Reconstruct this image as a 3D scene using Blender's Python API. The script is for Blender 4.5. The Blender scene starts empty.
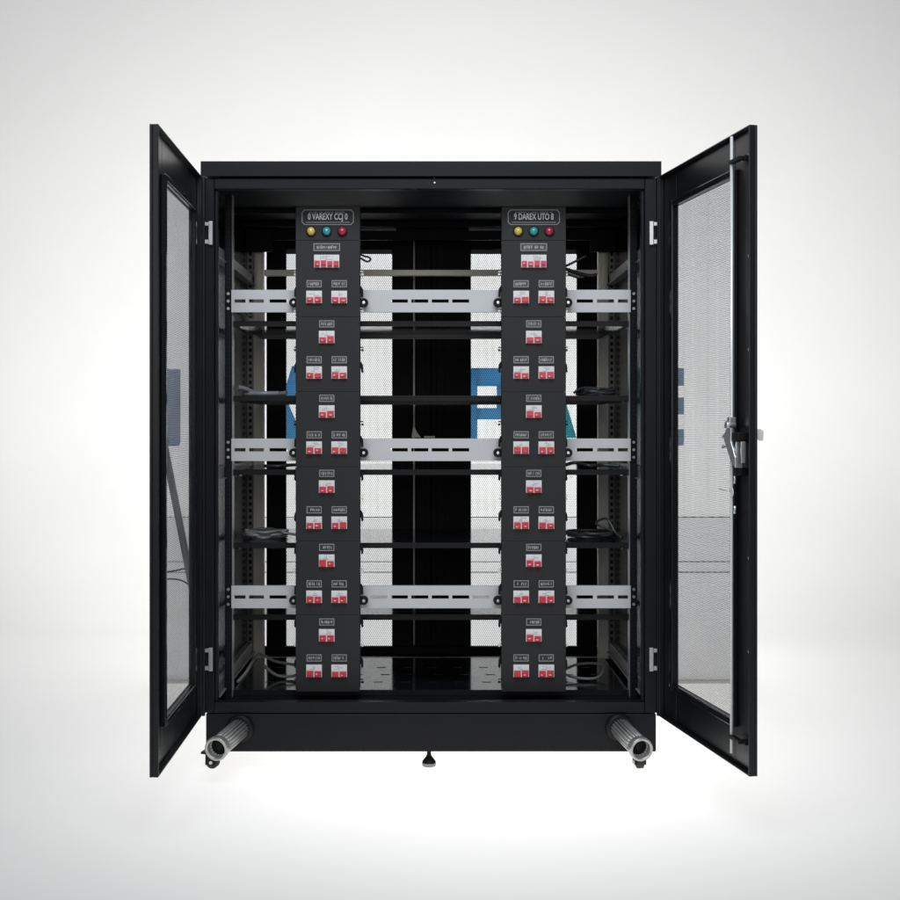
import bpy, bmesh, math, random
from mathutils import Vector, Matrix
random.seed(11)
R = math.radians

# ------------------------------------------------------------------ camera
scn = bpy.context.scene
COL = scn.collection
D, F, VX, VY, CZ = 4.3, 1290.0, 431.0, 425.0, 1.15
cd = bpy.data.cameras.new('camera'); cam = bpy.data.objects.new('camera', cd); COL.objects.link(cam)
cam.location = (0, -D, CZ); cam.rotation_euler = (R(90), 0, 0)
cd.sensor_width = 36.0; cd.lens = 36.0 * F / 900.0
cd.shift_x = (450 - VX) / 900.0; cd.shift_y = (VY - 450) / 900.0
cd.clip_start = 0.05; cd.clip_end = 200
scn.camera = cam
# ------------------------------------------------------------------ world and lamps (a studio, its translucent sweep lit through by added lamps)
w = bpy.data.worlds.new('World'); scn.world = w; w.use_nodes = True
bg = w.node_tree.nodes['Background']; bg.inputs[0].default_value = (0.86, 0.92, 1.0, 1); bg.inputs[1].default_value = 0.11
scn.view_settings.view_transform = 'Standard'; scn.view_settings.look = 'None'
scn.view_settings.exposure = 0.0; scn.view_settings.gamma = 1.0; scn.view_settings.use_curve_mapping = False
scn.cycles.use_denoising = True
scn.cycles.transparent_max_bounces = 24
scn.cycles.max_bounces = 10
scn.cycles.sample_clamp_indirect = 6.0

def area(name, loc, target, sx, sy, power, col=(1, 1, 1), spread=180):
    l = bpy.data.lights.new(name, 'AREA'); l.shape = 'RECTANGLE'; l.size = sx; l.size_y = sy
    l.energy = power; l.color = col; l.spread = R(spread)
    o = bpy.data.objects.new(name, l); COL.objects.link(o); o.location = loc
    d = Vector(target) - Vector(loc); o.rotation_euler = d.to_track_quat('-Z', 'Y').to_euler()
    return o
area('key_softbox', (-0.25, -2.5, 4.0), (0, 0.0, 1.5), 3.0, 1.4, 124, (0.83, 0.915, 1.0))
area('added_front_fill', (0.5, -6.5, 2.2), (0, 0, 1.3), 4.0, 2.6, 92, (1.0, 0.97, 0.94))  # unseen fill, added to lighten the front and the cabinet interior
area('added_backdrop_backlight', (0.0, 9.6, 1.2), (0, 4.0, 1.4), 5.8, 3.4, 440)  # added out of sight so the backdrop sheet glows through
area('added_floor_underlight', (0.2, 0.25, -1.6), (0.2, 0.25, 0), 1.25, 1.8, 45)  # added under the floor so it glows without contact shadows
area('added_curve_backlight', (0.0, 4.6, -2.6), (0, 3.4, 0.0), 4.8, 1.8, 130)  # added below the curve to lift the dim band there
area('added_far_floor_underlight', (0.0, 2.4, -2.0), (0, 2.1, 0.0), 4.0, 1.0, 36)  # added beneath the far floor, evens out its brightness
area('added_wall_backlight', (0.35, 2.6, 1.15), (0.3, 1.45, 1.1), 2.2, 1.7, 30)  # hidden light added so the translucent wall and letters glow

# ------------------------------------------------------------------ helpers
def PX(px, y): return (px - VX) * (D + y) / F
def PZ(py, y): return CZ - (py - VY) * (D + y) / F
def P(px, py, y): return Vector((PX(px, y), y, PZ(py, y)))

class MB:
    def __init__(s): s.bm = bmesh.new()
    def box(s, x0, x1, y0, y1, z0, z1, mi=0):
        if x0 > x1: x0, x1 = x1, x0
        if y0 > y1: y0, y1 = y1, y0
        if z0 > z1: z0, z1 = z1, z0
        v = [s.bm.verts.new(c) for c in ((x0,y0,z0),(x1,y0,z0),(x1,y1,z0),(x0,y1,z0),(x0,y0,z1),(x1,y0,z1),(x1,y1,z1),(x0,y1,z1))]
        for q in ((0,3,2,1),(4,5,6,7),(0,1,5,4),(1,2,6,5),(2,3,7,6),(3,0,4,7)):
            s.bm.faces.new([v[i] for i in q]).material_index = mi
        return s
    def ring(s, x0, x1, z0, z1, wd, y0, y1, mi=0, wz=None):
        wz = wd if wz is None else wz
        s.box(x0, x0+wd, y0, y1, z0, z1, mi); s.box(x1-wd, x1, y0, y1, z0, z1, mi)
        s.box(x0+wd, x1-wd, y0, y1, z0, z0+wz, mi); s.box(x0+wd, x1-wd, y0, y1, z1-wz, z1, mi)
        return s
    def prism(s, pts, y0, y1, mi=0):                  # outline in XZ
        a = [s.bm.verts.new((p[0], y0, p[1])) for p in pts]; b = [s.bm.verts.new((p[0], y1, p[1])) for p in pts]
        s.bm.faces.new(a).material_index = mi; s.bm.faces.new(b[::-1]).material_index = mi
        n = len(pts)
        for i in range(n): s.bm.faces.new((a[i], b[i], b[(i+1) % n], a[(i+1) % n])).material_index = mi
        return s
    def cyl(s, p, q, r0, r1=None, n=24, mi=0, cap=True):
        r1 = r0 if r1 is None else r1
        p, q = Vector(p), Vector(q); d = (q-p).normalized()
        u = d.orthogonal().normalized(); t = d.cross(u)
        A = []; B = []
        for i in range(n):
            a = 2*math.pi*i/n; e = u*math.cos(a)+t*math.sin(a)
            A.append(s.bm.verts.new(p+e*r0)); B.append(s.bm.verts.new(q+e*r1))
        for i in range(n):
            f = s.bm.faces.new((A[i], A[(i+1) % n], B[(i+1) % n], B[i])); f.material_index = mi; f.smooth = True
        if cap:
            s.bm.faces.new(A[::-1]).material_index = mi; s.bm.faces.new(B).material_index = mi
        return s
    def lathe(s, p, d, prof, n=24, mi=0):             # prof: (along, radius)
        p = Vector(p); d = Vector(d).normalized(); u = d.orthogonal().normalized(); t = d.cross(u); rows = []
        for a_, r_ in prof:
            rows.append([s.bm.verts.new(p+d*a_+(u*math.cos(2*math.pi*i/n)+t*math.sin(2*math.pi*i/n))*max(r_, 1e-4)) for i in range(n)])
        for A, B in zip(rows, rows[1:]):
            for i in range(n):
                f = s.bm.faces.new((A[i], A[(i+1) % n], B[(i+1) % n], B[i])); f.material_index = mi; f.smooth = True
        return s
    def tube(s, pts, r, n=8, mi=0, closed=False, sub=6):
        pts = [Vector(p) for p in pts]; out = []; N = len(pts)
        rng = range(N if closed else N-1)
        for i in rng:
            p0 = pts[i-1] if (closed or i > 0) else pts[0]; p1 = pts[i]; p2 = pts[(i+1) % N]
            p3 = pts[(i+2) % N] if (closed or i+2 < N) else pts[-1]
            for k in range(sub):
                t = k/sub
                out.append(0.5*((2*p1)+(p2-p0)*t+(2*p0-5*p1+4*p2-p3)*t*t+(3*p1-p0-3*p2+p3)*t**3))
        if not closed: out.append(pts[-1])
        M = len(out); rows = []; u = None
        for i, p in enumerate(out):
            a = out[i-1] if (closed or i > 0) else out[0]; b = out[(i+1) % M] if (closed or i+1 < M) else out[-1]
            d = (b-a).normalized() if (b-a).length > 1e-9 else Vector((1, 0, 0))
            u = d.orthogonal().normalized() if u is None else (u-d*u.dot(d)).normalized()
            t = d.cross(u)
            rows.append([s.bm.verts.new(p+(u*math.cos(2*math.pi*j/n)+t*math.sin(2*math.pi*j/n))*r) for j in range(n)])
        for i in range(M if closed else M-1):
            A, B = rows[i], rows[(i+1) % M]
            for j in range(n):
                f = s.bm.faces.new((A[j], A[(j+1) % n], B[(j+1) % n], B[j])); f.material_index = mi; f.smooth = True
        if not closed: s.bm.faces.new(rows[0][::-1]).material_index = mi; s.bm.faces.new(rows[-1]).material_index = mi
        return s
    def build(s, name, mats, parent=None, bevel=0.0):
        bmesh.ops.recalc_face_normals(s.bm, faces=s.bm.faces[:])
        me = bpy.data.meshes.new(name); s.bm.to_mesh(me); s.bm.free()
        for m in (mats if isinstance(mats, (list, tuple)) else [mats]): me.materials.append(m)
        o = bpy.data.objects.new(name, me); COL.objects.link(o)
        if parent: o.parent = parent
        if bevel:
            b = o.modifiers.new('bevel', 'BEVEL'); b.width = bevel; b.segments = 2; b.limit_method = 'ANGLE'; b.angle_limit = R(50)
        return o
def tag(o, label, cat, group=None, kind=None):
    if kind: o['kind'] = kind
    if label: o['label'] = label
    if cat: o['category'] = cat
    if group: o['group'] = group
    return o
def empty(name, loc, label, cat, group=None):
    o = bpy.data.objects.new(name, None); COL.objects.link(o); o.location = loc; o.empty_display_size = 0.1
    return tag(o, label, cat, group)

# ------------------------------------------------------------------ materials
def mat(name, col, rough=0.4, metal=0.0, spec=0.5, noise=0.0, nscale=30, bump=0.0, bscale=400, rvar=0.0, coat=0.0):
    m = bpy.data.materials.new(name); m.use_nodes = True; nt = m.node_tree; N = nt.nodes; L = nt.links
    b = N['Principled BSDF']; b.inputs['Base Color'].default_value = (*col, 1)
    b.inputs['Roughness'].default_value = rough; b.inputs['Metallic'].default_value = metal
    b.inputs['Specular IOR Level'].default_value = spec; b.inputs['Coat Weight'].default_value = coat
    tc = N.new('ShaderNodeTexCoord')
    if noise or rvar:
        n = N.new('ShaderNodeTexNoise'); n.inputs['Scale'].default_value = nscale; n.inputs['Detail'].default_value = 5
        L.new(tc.outputs['Object'], n.inputs['Vector'])
        if noise:
            mx = N.new('ShaderNodeMix'); mx.data_type = 'RGBA'
            mx.inputs[6].default_value = (*[c*(1-noise) for c in col], 1); mx.inputs[7].default_value = (*[min(1, c*(1+noise)) for c in col], 1)
            L.new(n.outputs['Fac'], mx.inputs[0]); L.new(mx.outputs[2], b.inputs['Base Color'])
        if rvar:
            mr = N.new('ShaderNodeMapRange'); mr.inputs[3].default_value = max(0.02, rough-rvar); mr.inputs[4].default_value = rough+rvar
            L.new(n.outputs['Fac'], mr.inputs[0]); L.new(mr.outputs[0], b.inputs['Roughness'])
    if bump:
        n2 = N.new('ShaderNodeTexNoise'); n2.inputs['Scale'].default_value = bscale; n2.inputs['Detail'].default_value = 2
        L.new(tc.outputs['Object'], n2.inputs['Vector'])
        bp = N.new('ShaderNodeBump'); bp.inputs['Strength'].default_value = bump; bp.inputs['Distance'].default_value = 0.001
        L.new(n2.outputs['Fac'], bp.inputs['Height']); L.new(bp.outputs[0], b.inputs['Normal'])
    return m
BLACK = mat('black_powder_coat', (0.0076, 0.0079, 0.0094), 0.40, spec=0.15, noise=0.18, nscale=9, bump=0.12, bscale=700, rvar=0.06)
GLOSS = mat('black_gloss_paint', (0.0070, 0.0075, 0.0095), 0.17, spec=0.32, noise=0.2, nscale=7, rvar=0.05)
DOOR = mat('black_door_coat', (0.0075, 0.0079, 0.0096), 0.30, spec=0.36, noise=0.2, nscale=6, bump=0.10, bscale=700, rvar=0.07)
SHELF = mat('black_shelf_gloss', (0.0075, 0.0080, 0.0095), 0.10, spec=0.62, noise=0.2, nscale=7, rvar=0.03)
INNER = mat('black_inner_coat', (0.0085, 0.0092, 0.0125), 0.55, spec=0.08, noise=0.2, nscale=11, rvar=0.06)
UNIT = mat('dark_grey_powder_coat', (0.0215, 0.0218, 0.0228), 0.5, spec=0.2, noise=0.10, nscale=14, bump=0.15, bscale=900, rvar=0.05)
DARK = mat('matt_black_plastic', (0.006, 0.006, 0.007), 0.5, spec=0.2)
RUB = mat('black_rubber', (0.013, 0.013, 0.013), 0.6, noise=0.2)
SILVER = mat('pale_grey_plate', (0.50, 0.50, 0.505), 0.42, noise=0.05, nscale=20, rvar=0.06)
ZINC = mat('zinc_plated_steel', (0.56, 0.57, 0.58), 0.33, metal=0.85, noise=0.12, nscale=60, rvar=0.08)
BRIGHT = mat('bright_zinc_rod', (0.74, 0.75, 0.76), 0.3, metal=0.25, noise=0.06, nscale=40)
GALV = mat('galvanised_steel', (0.74, 0.73, 0.69), 0.45, metal=0.1, noise=0.14, nscale=25, rvar=0.1)
CREAM = mat('cream_plastic', (0.88, 0.85, 0.76), 0.4, noise=0.08, nscale=30)
PIPE = mat('weathered_aluminium', (0.46, 0.46, 0.44), 0.36, metal=0.6, noise=0.45, nscale=45, rvar=0.12)
MIDGREY = mat('grey_brace_paint', (0.21, 0.21, 0.215), 0.35, noise=0.15, rvar=0.06)
CABLE = mat('dark_grey_cable_sheath', (0.035, 0.036, 0.038), 0.33, noise=0.2, nscale=50)
PALECABLE = mat('grey_cable_sheath', (0.19, 0.19, 0.19), 0.35, noise=0.2, nscale=50)
LINE = mat('pale_engraved_line', (0.30, 0.30, 0.30), 0.6)
INK = mat('pale_lettering', (0.40, 0.40, 0.41), 0.6)
BRIGHTINK = mat('white_lettering', (0.58, 0.58, 0.60), 0.6)
PLATE = mat('black_label_plate', (0.016, 0.016, 0.018), 0.35)
BREAK = mat('off_white_breaker_plastic', (0.66, 0.665, 0.66), 0.4, noise=0.06, nscale=120)
RED = mat('red_breaker_toggle', (0.56, 0.030, 0.062), 0.35, noise=0.25, nscale=150)
PINK = mat('worn_pale_print', (0.70, 0.40, 0.40), 0.5)
GREYPRINT = mat('grey_breaker_print', (0.36, 0.37, 0.38), 0.5)
YEL = mat('yellow_lamp_lens', (0.62, 0.47, 0.09), 0.2, coat=0.5, noise=0.3, nscale=160)
BLU = mat('blue_green_lamp_lens', (0.035, 0.33, 0.36), 0.2, coat=0.5, noise=0.3, nscale=160)
REDL = mat('red_lamp_lens', (0.42, 0.022, 0.07), 0.2, coat=0.5, noise=0.3, nscale=160)
POLE = mat('grey_pole_paint', (0.20, 0.205, 0.21), 0.5, noise=0.15, nscale=12)
WIRE = mat('black_wire', (0.012, 0.012, 0.012), 0.5)

def sheet_mat(name, col, trans, noise=0.02, nscale=2.0):     # white translucent acrylic
    m = bpy.data.materials.new(name); m.use_nodes = True; nt = m.node_tree; N = nt.nodes; L = nt.links
    N.remove(N['Principled BSDF']); out = N['Material Output']
    d = N.new('ShaderNodeBsdfDiffuse'); t = N.new('ShaderNodeBsdfTranslucent'); mx = N.new('ShaderNodeMixShader')
    tc = N.new('ShaderNodeTexCoord'); n = N.new('ShaderNodeTexNoise'); n.inputs['Scale'].default_value = nscale; n.inputs['Detail'].default_value = 4
    cm = N.new('ShaderNodeMix'); cm.data_type = 'RGBA'
    cm.inputs[6].default_value = (*[c*(1-noise) for c in col], 1); cm.inputs[7].default_value = (*[min(1, c*(1+noise)) for c in col], 1)
    L.new(tc.outputs['Object'], n.inputs['Vector']); L.new(n.outputs['Fac'], cm.inputs[0])
    L.new(cm.outputs[2], d.inputs[0]); L.new(cm.outputs[2], t.inputs[0])
    mx.inputs[0].default_value = trans; L.new(d.outputs[0], mx.inputs[1]); L.new(t.outputs[0], mx.inputs[2]); L.new(mx.outputs[0], out.inputs[0])
    return m
SWEEP = sheet_mat('white_translucent_sweep', (0.94, 0.93, 0.91), 0.72)
BASEM = sheet_mat('grey_translucent_panel', (0.70, 0.71, 0.72), 0.6, 0.06, 3.0)
WALLM = sheet_mat('white_translucent_panel', (0.87, 0.88, 0.88), 0.6, 0.05, 3.0)

SIGN = sheet_mat('blue_translucent_sign', (0.34, 0.66, 0.93), 0.62, 0.15, 6)
TEAL = sheet_mat('teal_translucent_sign', (0.22, 0.66, 0.74), 0.62, 0.1, 6)
SLATE = sheet_mat('slate_translucent_sign', (0.56, 0.62, 0.72), 0.62, 0.12, 6)

def mesh_mat(name, pitch, rad, zlim=None):      # punched steel: round holes on a hexagonal grid, in the sheet's own coordinates
    m = bpy.data.materials.new(name); m.use_nodes = True; nt = m.node_tree; N = nt.nodes; L = nt.links
    b = N['Principled BSDF']; b.inputs['Base Color'].default_value = (0.012, 0.0125, 0.014, 1); b.inputs['Roughness'].default_value = 0.38
    tc = N.new('ShaderNodeTexCoord'); sp = N.new('ShaderNodeSeparateXYZ'); L.new(tc.outputs['Object'], sp.inputs[0])
    def M(op, a, c=None):
        n = N.new('ShaderNodeMath'); n.operation = op
        for i, v in enumerate((a, c)):
            if v is None: continue
            if isinstance(v, (int, float)): n.inputs[i].default_value = v
            else: L.new(v, n.inputs[i])
        return n.outputs[0]
    def cell(v, per, off):                            # signed distance to nearest grid centre
        t = M('ADD', M('DIVIDE', v, per), off+200.5)
        return M('MULTIPLY', M('SUBTRACT', M('FRACT', t), 0.5), per)
    def dist(off):
        a = cell(sp.outputs['X'], pitch, off); c = cell(sp.outputs['Z'], pitch*math.sqrt(3), off)
        return M('SQRT', M('ADD', M('MULTIPLY', a, a), M('MULTIPLY', c, c)))
    if zlim:                                          # only whole holes: punched rows stop short of the frame
        def dist_in(off):
            c = cell(sp.outputs['Z'], pitch*math.sqrt(3), off); zc = M('SUBTRACT', sp.outputs['Z'], c)
            out_ = M('MAXIMUM', M('GREATER_THAN', zc, zlim[1]), M('LESS_THAN', zc, zlim[0]))
            return M('ADD', dist(off), out_)
        hole = M('LESS_THAN', M('MINIMUM', dist_in(0.0), dist_in(0.5)), rad)
    else:
        hole = M('LESS_THAN', M('MINIMUM', dist(0.0), dist(0.5)), rad)
    tr = N.new('ShaderNodeBsdfTransparent'); mx = N.new('ShaderNodeMixShader')
    L.new(hole, mx.inputs[0]); L.new(b.outputs[0], mx.inputs[1]); L.new(tr.outputs[0], mx.inputs[2])
    L.new(mx.outputs[0], N['Material Output'].inputs[0])
    return m
MESHM = mesh_mat('punched_steel_mesh', 0.0062, 0.00268)
REARMESH = mesh_mat('punched_steel_rear_mesh', 0.0083, 0.00375, (PZ(645, 1.098), PZ(254, 1.098)))

# ------------------------------------------------------------------ setting: floor running into an upright backdrop
X0, X1 = -6.0, 6.0
def strip(prof, name):
    bm = bmesh.new(); rows = []
    for y, z in prof: rows.append([bm.verts.new((X0+(X1-X0)*i/8, y, z)) for i in range(9)])
    for a, b in zip(rows, rows[1:]):
        for i in range(8): bm.faces.new((a[i], a[i+1], b[i+1], b[i])).smooth = True
    me = bpy.data.meshes.new(name); bm.to_mesh(me); bm.free(); me.materials.append(SWEEP)
    o = bpy.data.objects.new(name, me); COL.objects.link(o); o['kind'] = 'structure'; return o
strip([(-5.5, 0), (-3, 0), (0, 0), (1.6, 0), (3.0, 0)], 'floor')
strip([(3.0, 0)] + [(3.0+1.8*math.sin(R(a)), 1.8-1.8*math.cos(R(a))) for a in range(6, 91, 6)] + [(4.8, 3.5), (4.8, 6.5)], 'backdrop')

# ------------------------------------------------------------------ screen wall behind the cabinet, with its sign letters
WY = 1.45
wall = empty('screen_wall', (0, WY, 0), 'pale ribbed screen wall standing behind the cabinet, carrying blue sign letters', 'wall')
def loc(v): return v - WY
xa, xb = PX(160, WY), PX(743, WY)
ztop = PZ(178, WY)
m = MB()
zs = PZ(517, WY)
n = 24; pw = (xb-xa)/n                                # shallow trapezoid ribs above the base panels
pts = []
for i in range(n):
    x = xa+i*pw; pts += [(x, 0.0), (x+pw*.50, 0.0), (x+pw*.62, -0.0025), (x+pw*.88, -0.0025)]
pts.append((xb, 0.0))
bm = m.bm; lo = [bm.verts.new((p[0], p[1], zs)) for p in pts]; hi = [bm.verts.new((p[0], p[1], ztop)) for p in pts]
for i in range(len(pts)-1): bm.faces.new((lo[i], lo[i+1], hi[i+1], hi[i]))
m.build('ribbed_panel', WALLM, wall)
m = MB(); zq = [0.004, 0.20, PZ(572, WY), PZ(561.5, WY), zs]
rows = [[m.bm.verts.new((xa+(xb-xa)*i/6, 0.0 if k % 2 else -0.003, z)) for i in range(7)] for k, z in enumerate(zq)]
for A, B in zip(rows, rows[1:]):
    for i in range(6): m.bm.faces.new((A[i], A[i+1], B[i+1], B[i]))
m.build('base_panel', BASEM, wall)
m = MB(); m.ring(xa, xb, 0.0005, ztop, 0.015, -0.018, 0.018); m.build('frame', GALV, wall, 0.002)
for py in (517, 561.5, 572):
    z = PZ(py, WY); MB().box(xa+0.016, xb-0.016, -0.011, -0.005, z-0.0018, z+0.0018).build('seam_strip', POLE, wall)
def letter(polys, mt, name_lbl, holes=False):
    m = MB()
    xs = [p[0] for q in polys for p in q]; ys = [p[1] for q in polys for p in q]
    yf = WY-0.03
    for q in polys: m.prism([(PX(a, yf), PZ(b, yf)) for a, b in q], yf, WY-0.0065)
    o = m.build('sign_letter', mt); o['label'] = name_lbl; o['category'] = 'sign letter'; o['group'] = 'sign letters on the screen wall'
    return o
letter([[(161,369),(179.5,369),(179.5,442),(178,446),(161,446)]], SLATE, 'slate blue letter block seen through the left front door')
letter([[(270,440),(270,400),(284,392),(292,366),(312,366),(312,399),(286,399),(297.5,426),(305,440)]], SIGN,
       'blue angular letter behind the left breaker tower')
letter([[(471,368),(477.3,368),(477.3,440),(471,440)], [(477.3,368),(516,368),(516,386),(477.3,386)], [(497,386),(516,386),(516,408),(497,408)], [(477.3,408),(516,408),(516,419.5),(477.3,419.5)]], SIGN,
       'mid blue letter with upright stroke, seen left of the right breaker tower')
letter([[(520,438),(538,368),(545,368),(545,390),(534,438)], [(545,368),(556,368),(576.5,438),(560,438),(545,390)]], TEAL,
       'teal letter with slanting leg behind the right breaker tower')
letter([[(655,368),(668,368),(668,446),(655,446)], [(668,368),(684,368),(684,385.5),(668,385.5)], [(668,397.5),(684,397.5),(684,414.5),(668,414.5)], [(668,429),(684,429),(684,445.5),(668,445.5)]], SLATE,
       'slate letter with three bars seen through the right front door')
# leaning pole and two loose wires seen through the left door
m = MB(); py_ = 1.33
a = P(162.5, 436, 1.40); b = P(212, 640, 1.22); b.z = 0.02
m.cyl(a, b, 0.016, n=16); m.cyl(b, b-Vector((0, 0, 0.019)), 0.026, n=16); m.cyl(a-(b-a)*0.0, a+(b-a)*0.03, 0.021, n=16)
tag(m.build('pole', POLE), 'grey pole leaning against the screen wall behind the left door', 'pole')
m = MB(); m.tube([P(161, 573, 1.40), P(178, 570, 1.40), P(196, 566, 1.40), P(225, 560, 1.41), P(235, 640, 1.30), (PX(240, 1.25), 1.25, 0.012)], 0.0035)
tag(m.build('wire', WIRE), 'thin black wire running straight across the screen wall, upper of two', 'wire')
m = MB(); m.tube([P(161, 579.5, 1.41), P(178, 579.5, 1.41), P(192, 587, 1.41), P(206, 602, 1.40), P(224, 650, 1.30), (PX(230, 1.25), 1.25, 0.03)], 0.0035)
tag(m.build('wire', WIRE), 'thin black wire sagging across the screen wall, lower of two', 'wire')

# ------------------------------------------------------------------ cabinet
cab = empty('equipment_cabinet', (0, 0, 0), 'large open black steel equipment cabinet with two mesh front doors swung wide', 'cabinet')
YB = 1.10
m = MB(); m.box(-0.766, 0.766, -0.012, YB+0.01, 1.9775, 2.027); m.cyl((0.011, -0.0122, 1.971), (0.011, -0.0115, 1.971), 0.003, n=10)
roof = m.build('roof', BLACK, cab, 0.004)
m = MB()
m.box(-0.757, -0.723, 0, 0.035, 0.190, 1.9725); m.box(0.713, 0.757, 0, 0.035, 0.190, 1.9725)
m.box(-0.723, 0.713, 0, 0.035, 1.936, 1.9725); m.box(-0.723, 0.713, 0, 0.035, 0.190, 0.226)
m.box(-0.723, -0.712, 0.012, 0.035, 0.226, 1.936); m.box(0.702, 0.713, 0.012, 0.035, 0.226, 1.936)   # inner return lip
m.build('front_frame', BLACK, cab, 0.003)
MB().cyl((0.012, -0.002, 1.958), (0.012, 0.001, 1.958), 0.0028, n=12).build('screw', ZINC, cab)
for s in (-1, 1):
    MB().box(s*0.746, s*0.756, 0.0355, YB, 0.190, 1.9725).build('side_panel', GLOSS, cab, 0.002)
    for z in (0.25, 0.985, 1.737):
        m = MB(); m.box(s*0.722, s*0.7455, 0.06, YB-0.12, z-0.022, z+0.022)
        m.box(s*0.712, s*0.7218, 0.06, YB-0.12, z-0.022, z-0.018)
        m.build('side_rail', MIDGREY, cab, 0.002)
MB().box(-0.745, 0.745, 0.036, YB-0.025, 1.955, 1.972).build('ceiling_plate', INNER, cab)
m = MB(); m.box(-0.745, 0.745, 0.036, YB-0.025, 0.1905, 0.200)
m.build('bottom_plate', INNER, cab)
for y, z, h in ((0.5, 1.946, 0.016), (0.78, 1.943, 0.022)):
    MB().box(-0.744, 0.744, y, y+0.04, z-h/2, z+h/2-0.001).build('roof_brace', INNER, cab, 0.002)
# plinth
m = MB(); m.box(-0.751, 0.751, 0.002, YB, 0.060, 0.187)
m.build('plinth', BLACK, cab, 0.004)
# uprights
for s in (-1, 1):
    m = MB(); m.box(s*0.694, s*0.719, 0.20, 0.245, 0.201, 1.954)
    m.box(s*0.6925, s*0.694, 0.1995, 0.240, 0.201, 1.954, 1)
    k = 0
    z = 0.25
    while z < 1.93:
        m.box(s*0.7015, s*0.7115, 0.1990, 0.2005, z, z+0.010, 2); z += 0.0148
    m.build('front_upright', [INNER, MIDGREY, DARK], cab)
    m = MB(); m.box(s*0.722, s*0.745, 0.93, 0.98, 0.201, 1.954)
    z = 0.25
    while z < 1.93:
        m.box(s*0.727, s*0.738, 0.9285, 0.9302, z, z+0.014, 1); z += 0.026
    m.build('rear_upright', [MIDGREY, DARK], cab)
    m = MB(); m.box(s*0.6790, s*0.7215, 0.935, 0.975, 0.201, PZ(292, .935)); m.cyl((s*0.7002, .955, PZ(300, .935)), (s*0.7002, .955, PZ(251, .935)), 0.0215, n=24, mi=2)
    m.build('cable_trough', [GALV, SILVER, CREAM], cab, 0.002)
    m = MB(); x = s*0.70; m.tube([(x, .955, PZ(252,.95)), (x, .955, PZ(240,.95)), (x-0.008, .955, PZ(232,.95)), (x+0.012, .955, PZ(229,.95)), (x+0.014, .955, PZ(240,.95))], 0.0045)
    m.build('hook', ZINC, cab)
# rear frame
m = MB(); m.ring(-0.745, 0.745, 0.201, 1.954, 0.03, 1.045, 1.072)
m.build('rear_frame', INNER, cab, 0.002)
# rear cross braces
MB().box(-0.672, 0.672, 0.90, 0.925, 1.752, 1.776).build('rear_brace', GALV, cab, 0.002)
for x0, x1 in ((-0.28, -0.14), (0.15, 0.28)):
    MB().box(x0, x1, 0.86, 0.875, PZ(230.5, .86), PZ(227, .86)).build('rear_brace', MIDGREY, cab, 0.001)
m = MB(); m.box(-0.640, 0.640, 0.88, 0.90, PZ(240, .88), 1.953); m.box(-0.744, -0.640, 0.88, 0.90, PZ(251.5, .88), 1.953); m.box(0.640, 0.744, 0.88, 0.90, PZ(251.5, .88), 1.953)
m.build('rear_header_panel', INNER, cab, 0.002)
MB().box(-0.672, 0.672, 0.90, 0.92, PZ(663, .90), PZ(657.5, .90)).build('rear_brace', MIDGREY, cab, 0.002)

# rear doors
YD = 1.075
def rear_door(s):
    m = MB()
    x0, x1 = (PX(266.4, YD), -0.0025) if s < 0 else (0.0025, PX(597.5, YD))
    o0, o1 = (PX(286, YD), PX(392, YD)) if s < 0 else (PX(471, YD), PX(577, YD))
    z0, z1 = PZ(645, YD)-0.02, PZ(254, YD)+0.02
    m.box(x0, o0, YD, YD+0.022, 0.20, 1.96); m.box(o1, x1, YD, YD+0.022, 0.20, 1.96)
    m.box(o0, o1, YD, YD+0.022, 0.20, z0); m.box(o0, o1, YD, YD+0.022, z1, 1.96)
    xs = -0.04 if s < 0 else 0.04
    m.box(xs-0.018, xs+0.018, YD-0.012, YD-0.0003, 0.24, 1.92); 
    if s < 0: m.box(-0.02, 0.02, YD+0.0225, YD+0.026, 0.21, 1.95)
    d = m.build('rear_door', INNER, cab, 0.002)
    MB().box(o0-0.004, o1+0.004, YD+0.0222, YD+0.0237, z0-0.004, z1+0.004).build('mesh_panel', REARMESH, d)
    return d
rd = rear_door(-1); rear_door(1)
xr = PX(414, YD-0.03)
MB().cyl((xr, YD-0.03, 0.24), (xr, YD-0.03, 1.93), 0.0038, n=10).build('lock_rod', GALV, rd)
m = MB(); yy = YD-0.04
m.prism([(PX(411.5,yy), PZ(437.5,yy)), (PX(421,yy), PZ(437.5,yy)), (PX(417.5,yy), PZ(433,yy)), (PX(414.5,yy), PZ(427,yy)), (PX(413.2,yy), PZ(427,yy))], yy, yy+0.008)
m.box(PX(424,yy), PX(435,yy), yy, yy+0.02, PZ(438,yy), PZ(436,yy)); m.build('lock', GALV, rd)

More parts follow.
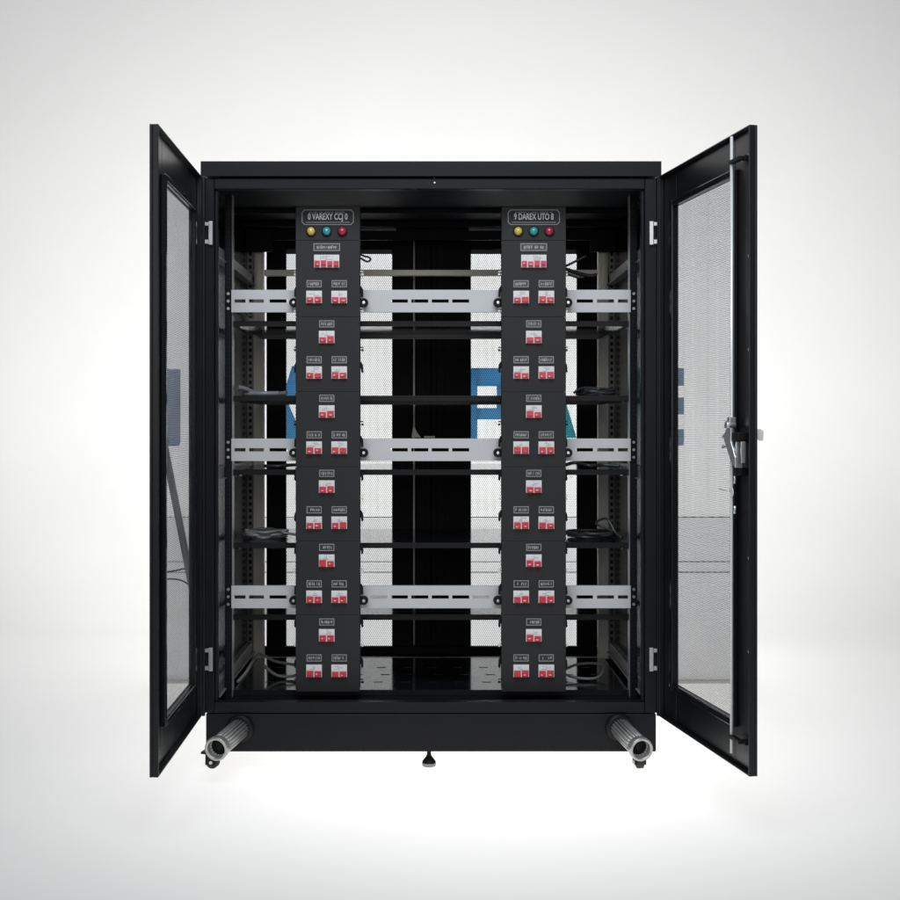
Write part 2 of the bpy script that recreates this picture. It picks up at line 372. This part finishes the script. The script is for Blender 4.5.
# front doors: local X along the door from the hinge, local Y towards its outside (s=+1) or inside (s=-1), Z up
def front_door(s):
    W, T = 0.760, 0.021
    ang = R(-90)+R(9.05) if s > 0 else R(-90)+R(1.05)
    U0, U1, Z0, Z1 = (0.132, 0.622, 0.312, 1.857) if s > 0 else (0.125, 0.622, 0.314, 1.843)
    def by(m, u0, u1, w0, w1, z0, z1, mi=0): m.box(u0, u1, s*w0, s*w1, z0, z1, mi)
    zb, zt = 0.183, 1.976
    m = MB()
    a, b = 0.004, W                                    # sheet
    by(m, a, U0, 0.013, T, zb, zt); by(m, U1, b, 0.013, T, zb, zt)
    by(m, U0, U1, 0.013, T, zb, Z0); by(m, U0, U1, 0.013, T, Z1, zt)
    by(m, a-0.002, a+0.010, -0.014 if s < 0 else -0.009, -0.0042, zb, zt)
    for (u0, u1, z0, z1) in ((a, a+.012, zb, zt), (b-.006, b, zb, zt), (a+.012, b-.006, zb, zb+.006), (a+.012, b-.006, zt-.006, zt)):
        by(m, u0, u1, -0.004, 0.0132, z0, z1)          # folded rim
    d = m.build('front_door', [DOOR, LINE], cab, 0.0022)
    d.location = (s*0.7585 if s > 0 else -0.765, -0.004, 0); d.rotation_euler = (0, 0, ang)
    m = MB()
    wd = 0.021
    for (u0, u1, z0, z1) in ((U0-wd, U0, Z0-wd, Z1+wd), (U1, U1+wd, Z0-wd, Z1+wd), (U0, U1, Z0-wd, Z0), (U0, U1, Z1, Z1+wd)):
        by(m, u0, u1, -0.003, 0.0128, z0, z1)
    m.build('window_frame', GLOSS, d, 0.004)
    m = MB(); by(m, U0-0.001, U1+0.001, 0.006, 0.00648, Z0-0.001, Z1+0.001); m.build('mesh_panel', MESHM, d)
    for z in (0.27, 0.52, 0.78, 1.36, 1.62, 1.90):
        m = MB(); m.cyl((W-0.036, s*0.0128, z), (W-0.036, s*0.0095, z), 0.004, n=10); m.build('screw', GALV, d)
    m = MB(); m.cyl((0.085, s*0.0128, 0.30), (0.085, s*0.0080, 0.30), 0.005, n=10); m.build('screw', GALV, d)
    return d, by
dl, _ = front_door(-1); dl['label'] = 'left front door, plain inside with a mesh window'
dr, by = front_door(1); dr['label'] = 'right front door, carrying lock, lever handle and long rod'
MB().cyl((0.637, -0.018, 0.222), (0.637, -0.018, 1.966), 0.0042, n=12).build('lock_rod', BRIGHT, dr)
for z in (1.893, 0.268):
    m = MB(); m.box(0.630, 0.700, -0.024, -0.010, z-0.006, z+0.006); m.box(0.690, 0.712, -0.0098, 0.0125, z-0.007, z+0.007)
    m.build('rod_guide', DARK, dr, 0.002)
# lock gear
m = MB()
m.prism([(0.612, 1.118), (0.640, 1.142), (0.668, 1.142), (0.668, 1.105), (0.700, 1.060), (0.700, 1.030), (0.672, 1.045), (0.632, 1.092)], -0.034, -0.026)
m.cyl((0.637, -0.036, 1.15), (0.637, -0.008, 1.15), 0.011, n=14)
m.box(0.628, 0.646, -0.028, -0.0085, 1.146, 1.172)
m.build('lock_bracket', ZINC, dr, 0.0015)
m = MB(); m.box(0.652, 0.708, -0.030, 0.0125, 1.106, 1.130); m.box(0.650, 0.690, -0.016, 0.0125, 1.008, 1.028); m.box(0.655, 0.714, -0.006, 0.0125, 1.03, 1.10)
m.build('lock_case', DARK, dr, 0.003)
m = MB(); m.box(0.684, 0.690, -0.026, -0.0065, 1.030, 1.104); m.box(0.7055, 0.7105, -0.020, -0.0065, 1.044, 1.104)
m.build('lock_spring_strip', ZINC, dr, 0.001)
for z in (0.985, 0.900): MB().cyl((0.650, -0.014, z), (0.650, -0.014, z+0.022), 0.0045, n=10).build('bolt', ZINC, dr)
m = MB(); m.tube([(0.640+0.013*math.cos(t*math.pi/6), -0.02, 0.960+0.013*math.sin(t*math.pi/6)) for t in range(12)], 0.0018, closed=True, n=6, sub=2)
m.cyl((0.628, -0.02, 0.964), (0.556, -0.022, 0.966), 0.0022, n=8)
m.build('cam_pin', GALV, dr)
for z in (1.118, 1.088):
    m = MB(); m.tube([(0.630, -0.02, z), (0.605, -0.026, z), (0.590, -0.026, z-0.003), (0.588, -0.024, z+0.005)], 0.0028, n=6); m.build('hook', ZINC, dr)
m = MB(); m.prism([(0.735, 1.140), (0.735, 1.116), (0.748, 1.110), (0.752, 1.138)], 0.0215, 0.030)
m.prism([(0.728, 1.139), (0.728, 1.116), (0.745, 1.106), (0.749, 1.134)], 0.0300, 0.044)
m.build('lever_handle', GALV, dr, 0.002)
for o in dr.children:
    if o.name.split('.')[0] in ('lock_rod', 'rod_guide', 'lock_bracket', 'lock_case', 'lock_spring_strip', 'bolt', 'cam_pin', 'hook'): o.location = (0.016, 0.007, 0)
# hinges on the front frame
for s in (-1, 1):
    for zc in (PZ(233.5, 0), PZ(659, 0)):
        m = MB(); x0, x1 = (s*0.728, s*0.756)
        def bb(ax, bx, y0, y1, z0, z1): m.box(s*ax, s*bx, y0, y1, z0, z1)
        bb(0.7265, 0.7400, -0.012, -0.0005, zc-0.039, zc+0.039)
        bb(0.7405, 0.7570, -0.012, -0.0005, zc+0.024, zc+0.036); bb(0.7405, 0.7570, -0.012, -0.0005, zc-0.036, zc-0.022)
        m.cyl((s*0.7565, -0.010, zc+0.022), (s*0.7565, -0.010, zc+0.043), 0.005, n=10)
        m.build('hinge', ZINC, cab, 0.0012)

# shelves
SH = [PZ(321, .225), PZ(395.6, .225), PZ(469.5, .225), PZ(542.8, .225), PZ(614.5, .225), PZ(690, .225)]
for i, z in enumerate(SH):
    m = MB()
    m.box(-0.691, 0.691, 0.2292, 0.85, z-0.003, z, 0)
    m.box(-0.691, 0.691, 0.225, 0.229, z-0.019, z-0.0002, 3); m.box(-0.691, 0.691, 0.846, 0.85, z-0.022, z-0.0031, 1)
    m.box(-0.691, -0.672, 0.2292, 0.8458, z-0.022, z-0.0031, 0); m.box(0.672, 0.691, 0.2292, 0.8458, z-0.022, z-0.0031, 0)
    if i == 5:                                         # punched slots across the bottom deck
        for k in range(13):
            for y in (0.36, 0.50, 0.64):
                x = -0.60+k*0.098+(0.02 if y == 0.50 else 0); m.box(x, x+0.034, y, y+0.009, z+0.0003, z+0.0008, 2)
    m.build('shelf', [SHELF, MIDGREY, DARK, BLACK], cab, 0.0)

# slotted grey plates screwed across the uprights
def slotted(x0, x1, zc, slots, h=0.078, y=0.19):
    m = MB(); a = x0; sh = 0.0058
    for (u, v) in slots:
        m.box(a, u, y, y+0.003, zc-sh, zc+sh) if u-a > 1e-4 else None
        a = v
    m.box(a, x1, y, y+0.003, zc-sh, zc+sh)
    m.box(x0, x1, y, y+0.003, zc+sh, zc+h/2); m.box(x0, x1, y, y+0.003, zc-h/2, zc-sh)
    m.box(x0, x1, y+0.0032, y+0.016, zc+h/2-0.002, zc+h/2); m.box(x0, x1, y+0.0032, y+0.016, zc-h/2, zc-h/2+0.002)
    o = m.build('slotted_plate', SILVER, cab)
    return o
YP = 0.19
for zc in (PZ(301, YP), PZ(449.8, YP), PZ(597, YP)):
    slotted(-0.246, 0.246, zc, [(PX(370.4+20.45*k, YP), PX(387.4+20.45*k, YP)) for k in (range(6) if zc < 0.8 else range(1, 5))])
    slotted(-0.695, -0.452, zc, [(PX(a, YP), PX(b, YP)) for a, b in ((234.5, 245.5), (249, 264), (269.5, 288))])
    slotted(0.452, 0.695, zc, [(PX(a, YP), PX(b, YP)) for a, b in ((576, 593), (597, 614), (618, 628))])
    for s in (-1, 1):
        for dz in (0.026, 0.0, -0.026):
            MB().cyl((s*0.7065, 0.1985, zc+dz), (s*0.7065, 0.192, zc+dz), 0.005, n=10).build('screw', ZINC, cab)

# casters, levelling foot, tie pipes
def caster(x, y, ang):
    m = MB(); m.box(-0.028, 0.028, -0.028, 0.028, 0.052, 0.0598); m.cyl((0, 0, 0.040), (0, 0, 0.0519), 0.022, n=18)
    m.box(-0.019, -0.015, -0.018, 0.016, 0.014, 0.0415); m.box(0.015, 0.019, -0.018, 0.016, 0.014, 0.0415)
    c = m.build('caster', DARK, cab, 0.001); c.location = (x, y, 0); c.rotation_euler = (0, 0, ang)
    m = MB(); m.lathe((-0.0125, -0.004, 0.0225), (1, 0, 0), [(0, 0.0), (0, 0.017), (0.003, 0.0222), (0.022, 0.0222), (0.025, 0.017), (0.025, 0.0)], 24, 0)
    m.cyl((-0.0205, -0.004, 0.0225), (0.0205, -0.004, 0.0225), 0.006, n=12, mi=1)
    m.build('wheel', [RUB, ZINC], c)
caster(PX(212, 0.03), 0.025, R(78)); caster(PX(639, 0.03), 0.025, R(8)); caster(-0.66, 1.0, R(20)); caster(0.66, 1.0, R(-30))
m = MB(); fx = PX(429, 0.05)
m.lathe((fx, 0.05, 0.0), (0, 0, 1), [(0, 0), (0, 0.021), (0.004, 0.0235), (0.012, 0.0235)], 24, 1)
m.lathe((fx, 0.05, 0.012), (0, 0, 1), [(0, 0.0235), (0.006, 0.022), (0.020, 0.011), (0.028, 0.007), (0.05, 0.007)], 24, 0)
m.build('levelling_foot', [DARK, MIDGREY], cab)
def pipe(pb, pe):
    m = MB(); b = Vector(pb); e = Vector(pe); d = (e-b).normalized(); u = d.orthogonal().normalized(); t = d.cross(u); L = (e-b).length
    n = 19
    for i in range(n):                                 # fluted barrel made of rods round a core
        a = 2*math.pi*i/n; o = (u*math.cos(a)+t*math.sin(a))*0.0300
        m.cyl(b+o, b+d*(L-0.024)+o, 0.0040, n=8, mi=0)
    m.cyl(b, b+d*(L-0.03), 0.0275, n=24, mi=1)
    m.lathe(b, d, [(L-0.034, 0.033), (L-0.028, 0.037), (L-0.004, 0.0385), (L, 0.0375), (L, 0.0300), (L-0.004, 0.0290), (L-0.05, 0.0285)], 32, 0)
    m.lathe(b, d, [(L-0.0505, 0.0285), (L-0.0295, 0.026), (L-0.028, 0.0)], 24, 1)
    m.lathe(b, d, [(0.0, 0.047), (0.010, 0.047), (0.014, 0.040), (0.014, 0.030)], 28, 1)
    m.build('ribbed_pipe', [PIPE, DARK], cab)
pipe(P(240.5, 728, 0.004), P(215.8, 749.5, -0.20)); pipe(P(619, 727, 0.004), P(641.8, 750, -0.20))

# ------------------------------------------------------------------ breaker units
YU = 0.12                                             # front face
S_ = (D+YU)/F
def glyphs(m, x0, x1, z0, z1, y, mi, seed, n):
    r = random.Random(seed); w_ = (x1-x0)/n
    for i in range(n):
        a = x0+i*w_; k = r.random(); h = (z1-z0)
        if k < 0.12: continue
        zt = z1-h*r.uniform(0, .25); zl = z0+h*r.uniform(0, .2); st = w_*0.28
        m.box(a+w_*.1, a+w_*.1+st, y-.0003, y, zl, zt, mi)
        if k > .3: m.box(a+w_*.1+st, a+w_*.85, y-.0003, y, zt-st, zt, mi)
        if k > .45: m.box(a+w_*.1+st, a+w_*.85, y-.0003, y, (zl+zt)/2-st/2, (zl+zt)/2+st/2, mi)
        if k > .7: m.box(a+w_*.85-st, a+w_*.85, y-.0003, y, zl, (zl+zt)/2-st/2, mi)
ORD = ['topmost', 'second', 'third', 'fourth', 'fifth', 'lowest']
seams = [240.5, 317, 392, 467, 541, 615, 692]
def plate(root, cx, cz, w_, h_, seed):
    m = MB(); y = 0.0
    m.box(cx-w_/2, cx+w_/2, y-.0016, y-.0002, cz-h_/2, cz+h_/2, 0)
    m.ring(cx-w_/2+.0012, cx+w_/2-.0012, cz-h_/2+.0012, cz+h_/2-.0012, .0021, y-.0024, y-.0015, 1)
    glyphs(m, cx-w_*.37, cx+w_*.37, cz-h_*.24, cz+h_*.22, y-.0016, 2, seed, random.Random(seed).randint(6, 9) if w_ < .07 else 11)
    m.build('label_plate', [PLATE, LINE, INK], root)
def breaker(root, cx, cz, w_, h_, seed, poles):
    r = random.Random(seed)
    m = MB()
    m.box(cx-w_/2, cx+w_/2, -.006, -.0003, cz-h_/2, cz+h_/2, 0)
    for k in range(r.randint(2, 3)):
        x = cx-w_*.35+r.random()*w_*.4; z = cz+h_*(.10+.12*k)
        m.box(x, x+w_*r.uniform(.15, .4), -.0064, -.0060, z, z+.0022, 1)
    for k in range(1, poles):
        x = cx-w_/2+w_*k/poles; m.box(x-.0005, x+.0005, -.0063, -.006, cz-h_*.02, cz+h_/2, 1)
    b = m.build('breaker', [BREAK, GREYPRINT], root, 0.0012)
    m = MB(); pw_ = w_/poles
    for k in range(poles):
        x0 = cx-w_/2+k*pw_+.0022; x1 = cx-w_/2+(k+1)*pw_-.0022
        m.box(x0, x1, -.011, -.0063, cz-h_*.485, cz-h_*r.uniform(-.07, .06), 0)
        zt_ = cz-h_*r.choice((.14, .20, .24)); m.box(x0+.002, x1-.002, -.017, -.011, zt_-h_*.15, zt_, 0)
        if r.random() < .75:
            xx = x0+.003+r.random()*.006; m.box(xx, xx+r.uniform(.004, .009), -.0174, -.0171, zt_-h_*.13, zt_-h_*.02, 1)
    m.build('toggle', [RED, PINK], b, 0.0008)
def clip(root, side, z, kind, xe):
    m = MB()
    if kind == 'hook':
        m.prism([(xe, z+.020), (xe+side*.004, z+.020), (xe+side*.011, z+.008), (xe+side*.012, z-.016), (xe+side*.006, z-.018), (xe+side*.004, z-.004), (xe, z-.002)], .035, .055)
        m.build('latch_hook', DARK, root, 0.001)
    elif kind == 'port':
        m.lathe((xe+side*.014, .030, z), (0, 1, 0), [(.001, 0), (.001, .0075), (0, .0085), (0, .0145), (.006, .0155), (.022, .0155), (.022, 0)], 20, 0)
        m.cyl((xe+side*.014, .0305, z), (xe+side*.014, .0292, z), .0052, n=12, mi=1)
        m.box(xe, xe+side*.012, .034, .05, z-.014, z+.014, 0)
        m.build('cable_port', [DARK, ZINC], root, 0.0006)
    else:
        m.box(xe, xe+side*.0125, .040, .044, z+.003, z+.0065, 0); m.box(xe, xe+side*.0105, .040, .044, z-.0065, z-.003, 0)
        m.cyl((xe+side*.0095, .0385, z-.005), (xe+side*.0095, .044, z-.005), .0042, n=10, mi=0)
        m.build('terminal_tab', [GALV if (int(z*1000) % 2) else DARK], root)
HALF = 32.2*S_
for ci, (cname, cpx, bx) in enumerate((('left', 327.8, 326.8), ('right', 533.8, 533.7))):
    cx = PX(cpx, YU)
    for k in range(6):
        zt, zb = PZ(seams[k], YU), PZ(seams[k+1], YU)
        nxt = ('with a wide breaker, just under the lamp panel', 'second below the lamp panel', 'third below the lamp panel', 'fourth below the lamp panel', 'second from the bottom', 'standing lowest, at the bottom shelf')[k]
        root = empty('breaker_unit', (cx, YU, zb), 'black breaker unit in the %s tower, %s' % (cname, nxt), 'breaker unit', 'breaker units stacked in two towers')
        H = zt-zb
        m = MB(); m.box(-HALF, HALF, 0, .003, .0004, H-.0004); m.box(-HALF+.003, HALF-.003, .0031, .098, 0.0001, H-.0001)
        m.build('casing', UNIT, root, 0.0016)
        ox = (bx-cpx)*S_
        def zz(py): return (seams[k+1]-(py-0))*S_
        t = seams[k]
        if k == 0:
            plate(root, ox, zz(t+6.7), 27*S_, 8.2*S_, 1000*ci+k); breaker(root, ox, zz(t+20.8), 25.2*S_, 12.8*S_, 50*ci+k, 4)
            lo_p, lo_b = t+43.3, t+56.6
        else:
            plate(root, ox, zz(t+6.3+(0.6 if k in (1, 5) else 0)), 15.6*S_, 7.6*S_, 1000*ci+k+10); breaker(root, ox, zz(t+19.5+(0.6 if k in (1, 5) else 0)), 15.6*S_, 12.4*S_, 50*ci+k, 2)
            lo_p, lo_b = t+42.8, t+55.6
        for q, dx in enumerate((-12.6, 12.5)):
            plate(root, ox+dx*S_, zz(lo_p), 15.6*S_, 7.6*S_, 1000*ci+k*7+q+100); breaker(root, ox+dx*S_, zz(lo_b), 15.6*S_, 12.4*S_, 50*ci+k*5+q+200, 2)
        for side in (-1, 1):
            xe = side*(HALF-.003)
            if k in (0, 2, 4): clip(root, side, zz(t+61), 'port', xe)
            clip(root, side, zz(t+50), 'hook', xe)
            if k in (3, 4, 5): clip(root, side, zz(t+9), 'hook', xe)
            clip(root, side, zz(t+31), 'tab', xe)
            if k in (0, 5): clip(root, side, zz(t+68), 'tab', xe)
    # lamp panel on top of the tower
    zt, zb = PZ(207, YU), PZ(240.5, YU)
    words = ('0 VAREXY CCJ 0', '9 DAREX UTO 8')[ci]
    root = empty('lamp_panel', (cx, YU, zb), 'lamp panel with yellow, blue and red lamps on top of the %s breaker tower' % cname, 'lamp panel', 'lamp panels crowning the towers')
    H = zt-zb
    m = MB(); m.box(-HALF, HALF, 0, .003, .0004, H); m.box(-HALF+.003, HALF-.003, .0031, .098, .0001, H-.003)
    m.build('casing', UNIT, root, 0.0016)
    m = MB(); zc = (240.5-217.3)*S_; pw_ = 52*S_; ph = 15.2*S_
    c = .009
    def octo(w_, h_, c_): return [(-w_/2+c_, zc-h_/2), (w_/2-c_, zc-h_/2), (w_/2, zc-h_/2+c_), (w_/2, zc+h_/2-c_), (w_/2-c_, zc+h_/2), (-w_/2+c_, zc+h_/2), (-w_/2, zc+h_/2-c_), (-w_/2, zc-h_/2+c_)]
    m.prism(octo(pw_, ph, c), -.0014, -.0002, 1); m.prism(octo(pw_-.005, ph-.005, c-.001), -.0020, -.0015, 0)
    m.box(-pw_/2+.014, pw_/2-.014, -.0026, -.0021, zc-ph/2+.0075, zc-ph/2+.0095, 1)
    glyphs(m, -pw_*.36, pw_*.36, zc+ph*.29, zc+ph*.36, -.0021, 1, 5+ci, 26)
    nm = m.build('name_plate', [UNIT, LINE], root)
    cu = bpy.data.curves.new('lettering', 'FONT'); cu.body = words; cu.size = .030; cu.align_x = 'CENTER'; cu.align_y = 'CENTER'; cu.extrude = .0003; cu.offset = .0006
    to = bpy.data.objects.new('lettering', cu); COL.objects.link(to)
    me = bpy.data.meshes.new_from_object(to.evaluated_get(bpy.context.evaluated_depsgraph_get())); bpy.data.objects.remove(to)
    me.name = 'lettering'; me.materials.clear(); me.materials.append(BRIGHTINK)
    wd_ = max(v.co.x for v in me.vertices)-min(v.co.x for v in me.vertices)
    for v in me.vertices: v.co.x *= pw_*.76/wd_
    lt = bpy.data.objects.new('lettering', me); COL.objects.link(lt); lt.parent = nm
    lt.location = (0, -.0026, zc+.001); lt.rotation_euler = (R(90), 0, 0)
    for q, (lm, px) in enumerate(((YEL, -15.6), (BLU, 0.0), (REDL, 15.6))):
        m = MB(); x = ox+px*S_; z = (240.5-231.5)*S_
        m.lathe((x, -.0002, z), (0, -1, 0), [(0, .0172), (.004, .0172), (.005, .0155), (.005, 0)], 24, 1)
        m.lathe((x, -.005, z), (0, -1, 0), [(0, .0142), (.006, .0138), (.011, .0105), (.014, .005), (.0148, 0)], 24, 0)
        b = m.build('indicator_lamp', [lm, DARK], root); b['label'] = ('yellow', 'blue green', 'red')[q]+' indicator lamp'

# ------------------------------------------------------------------ loose cables on the shelves
def cable(pts, r, label, mt=CABLE, closed=False, extra=None):
    m = MB(); m.tube(pts, r, closed=closed)
    if extra:
        for e in extra: m.tube(e, r)
    return tag(m.build('cable', mt), label, 'cable', 'loose cables lying in the cabinet')
def coil(cx, cy, z, rx, ry, turns, r, tail, label, seed, mt=CABLE):
    r *= .72
    rr = random.Random(seed); pts = []
    for i in range(int(turns*12)):
        a = i*math.pi/6; k = 1+rr.uniform(-.13, .13)
        pts.append((cx+rx*k*math.cos(a), cy+ry*k*math.sin(a), z+r+i/12*r*1.35+rr.uniform(0, r*.8)))
    pts += tail
    return cable(pts, r, label, mt)
s2, s3, s4, s6, s1 = SH[1], SH[2], SH[3], SH[5], SH[0]
coil(-0.60, 0.40, s4, 0.075, 0.08, 4, 0.0065, [(-0.53, 0.30, s4+.03), (-0.47, 0.30, s4+.02), (-0.44, 0.27, s4+.01)], 'tangled grey cable coil on the shelf left of the left tower', 1, PALECABLE)
coil(0.585, 0.42, s4, 0.085, 0.09, 3, 0.0065, [(0.60, 0.38, s4+.055), (0.635, 0.36, s4+.075), (0.66, 0.33, s4+.03), (0.68, 0.30, s4+.01)], 'dark cable coil heaped on the fourth shelf right of the right tower', 2)
coil(0.60, 0.38, s2, 0.065, 0.07, 3, 0.0065, [(0.55, 0.33, s2+.03), (0.51, 0.30, s2+.012)], 'dark cable coil on the second shelf right of the right tower', 3)
cable([(-0.685, 0.28, s2+.03), (-0.66, 0.30, s2+.025), (-0.62, 0.34, s2+.008), (-0.56, 0.36, s2+.008), (-0.52, 0.34, s2+.012)], 0.0085, 'grey cable with a flat plug on the second shelf, left side', MIDGREY,
      extra=[[(-0.67, 0.32, s2+.009), (-0.60, 0.30, s2+.009), (-0.545, 0.32, s2+.01)]])
cable([(-0.685, 0.27, s6+.02), (-0.665, 0.33, s6+.04), (-0.645, 0.42, s6+.075), (-0.63, 0.48, s6+.08), (-0.58, 0.50, s6+.05), (-0.50, 0.50, s6+.035), (-0.47, 0.47, s6+.02), (-0.49, 0.43, s6+.012), (-0.56, 0.42, s6+.012), (-0.62, 0.44, s6+.05)], 0.0056,
      'looped grey cable rising from the bottom shelf at far left', PALECABLE)
cable([(0.49, 0.44, s6+.03), (0.55, 0.50, s6+.04), (0.62, 0.48, s6+.045), (0.64, 0.46, s6+.03), (0.60, 0.38, s6+.012), (0.53, 0.38, s6+.012), (0.49, 0.41, s6+.02)], 0.0052,
      'looped grey cable on the bottom shelf right of the right tower', PALECABLE, closed=True)
cable([(-0.685, 0.27, s1+.035), (-0.672, 0.28, s1+.03), (-0.655, 0.30, s1+.01), (-0.62, 0.32, s1+.008)], 0.009, 'short pale cable end on the top shelf at far left', PALECABLE)
cable([(-0.60, 0.35, s3+.008), (-0.55, 0.33, s3+.008), (-0.50, 0.36, s3+.012), (-0.46, 0.38, s3+.008)], 0.006, 'dark cable lying flat on the third shelf, left side')
cable([(0.47, 0.33, s3+.008), (0.52, 0.36, s3+.02), (0.57, 0.33, s3+.010), (0.62, 0.36, s3+.012), (0.68, 0.34, s3+.008)], 0.0065, 'dark cable lying flat on the third shelf, right side')
y = 0.30
cable([(P(360, 254.5, y)), P(364, 256, y), P(369, 257.5, y), P(370.5, 260, y), P(367, 261.5, y), P(362, 259, y), P(359, 257, y)], 0.0035, 'small black cable loop sticking out beside the left lamp tower', WIRE)
y = 0.28
cable([P(562, 268, y), P(570, 264, y), P(578, 260, y), P(586, 256, y)], 0.0042, 'black cable slanting up from the right tower, uppermost of three', WIRE)
cable([P(562, 268.5, y), P(571, 271, y), P(580, 274, y), P(590, 276, y), P(597, 275, y)], 0.0075, 'thick black cable end beside the right tower, middle of three', DARK)
cable([P(562, 272, y), P(570, 275, y), P(578, 277.5, y), P(584, 277, y)], 0.0042, 'thin black cable beside the right tower, lowest of three', WIRE)
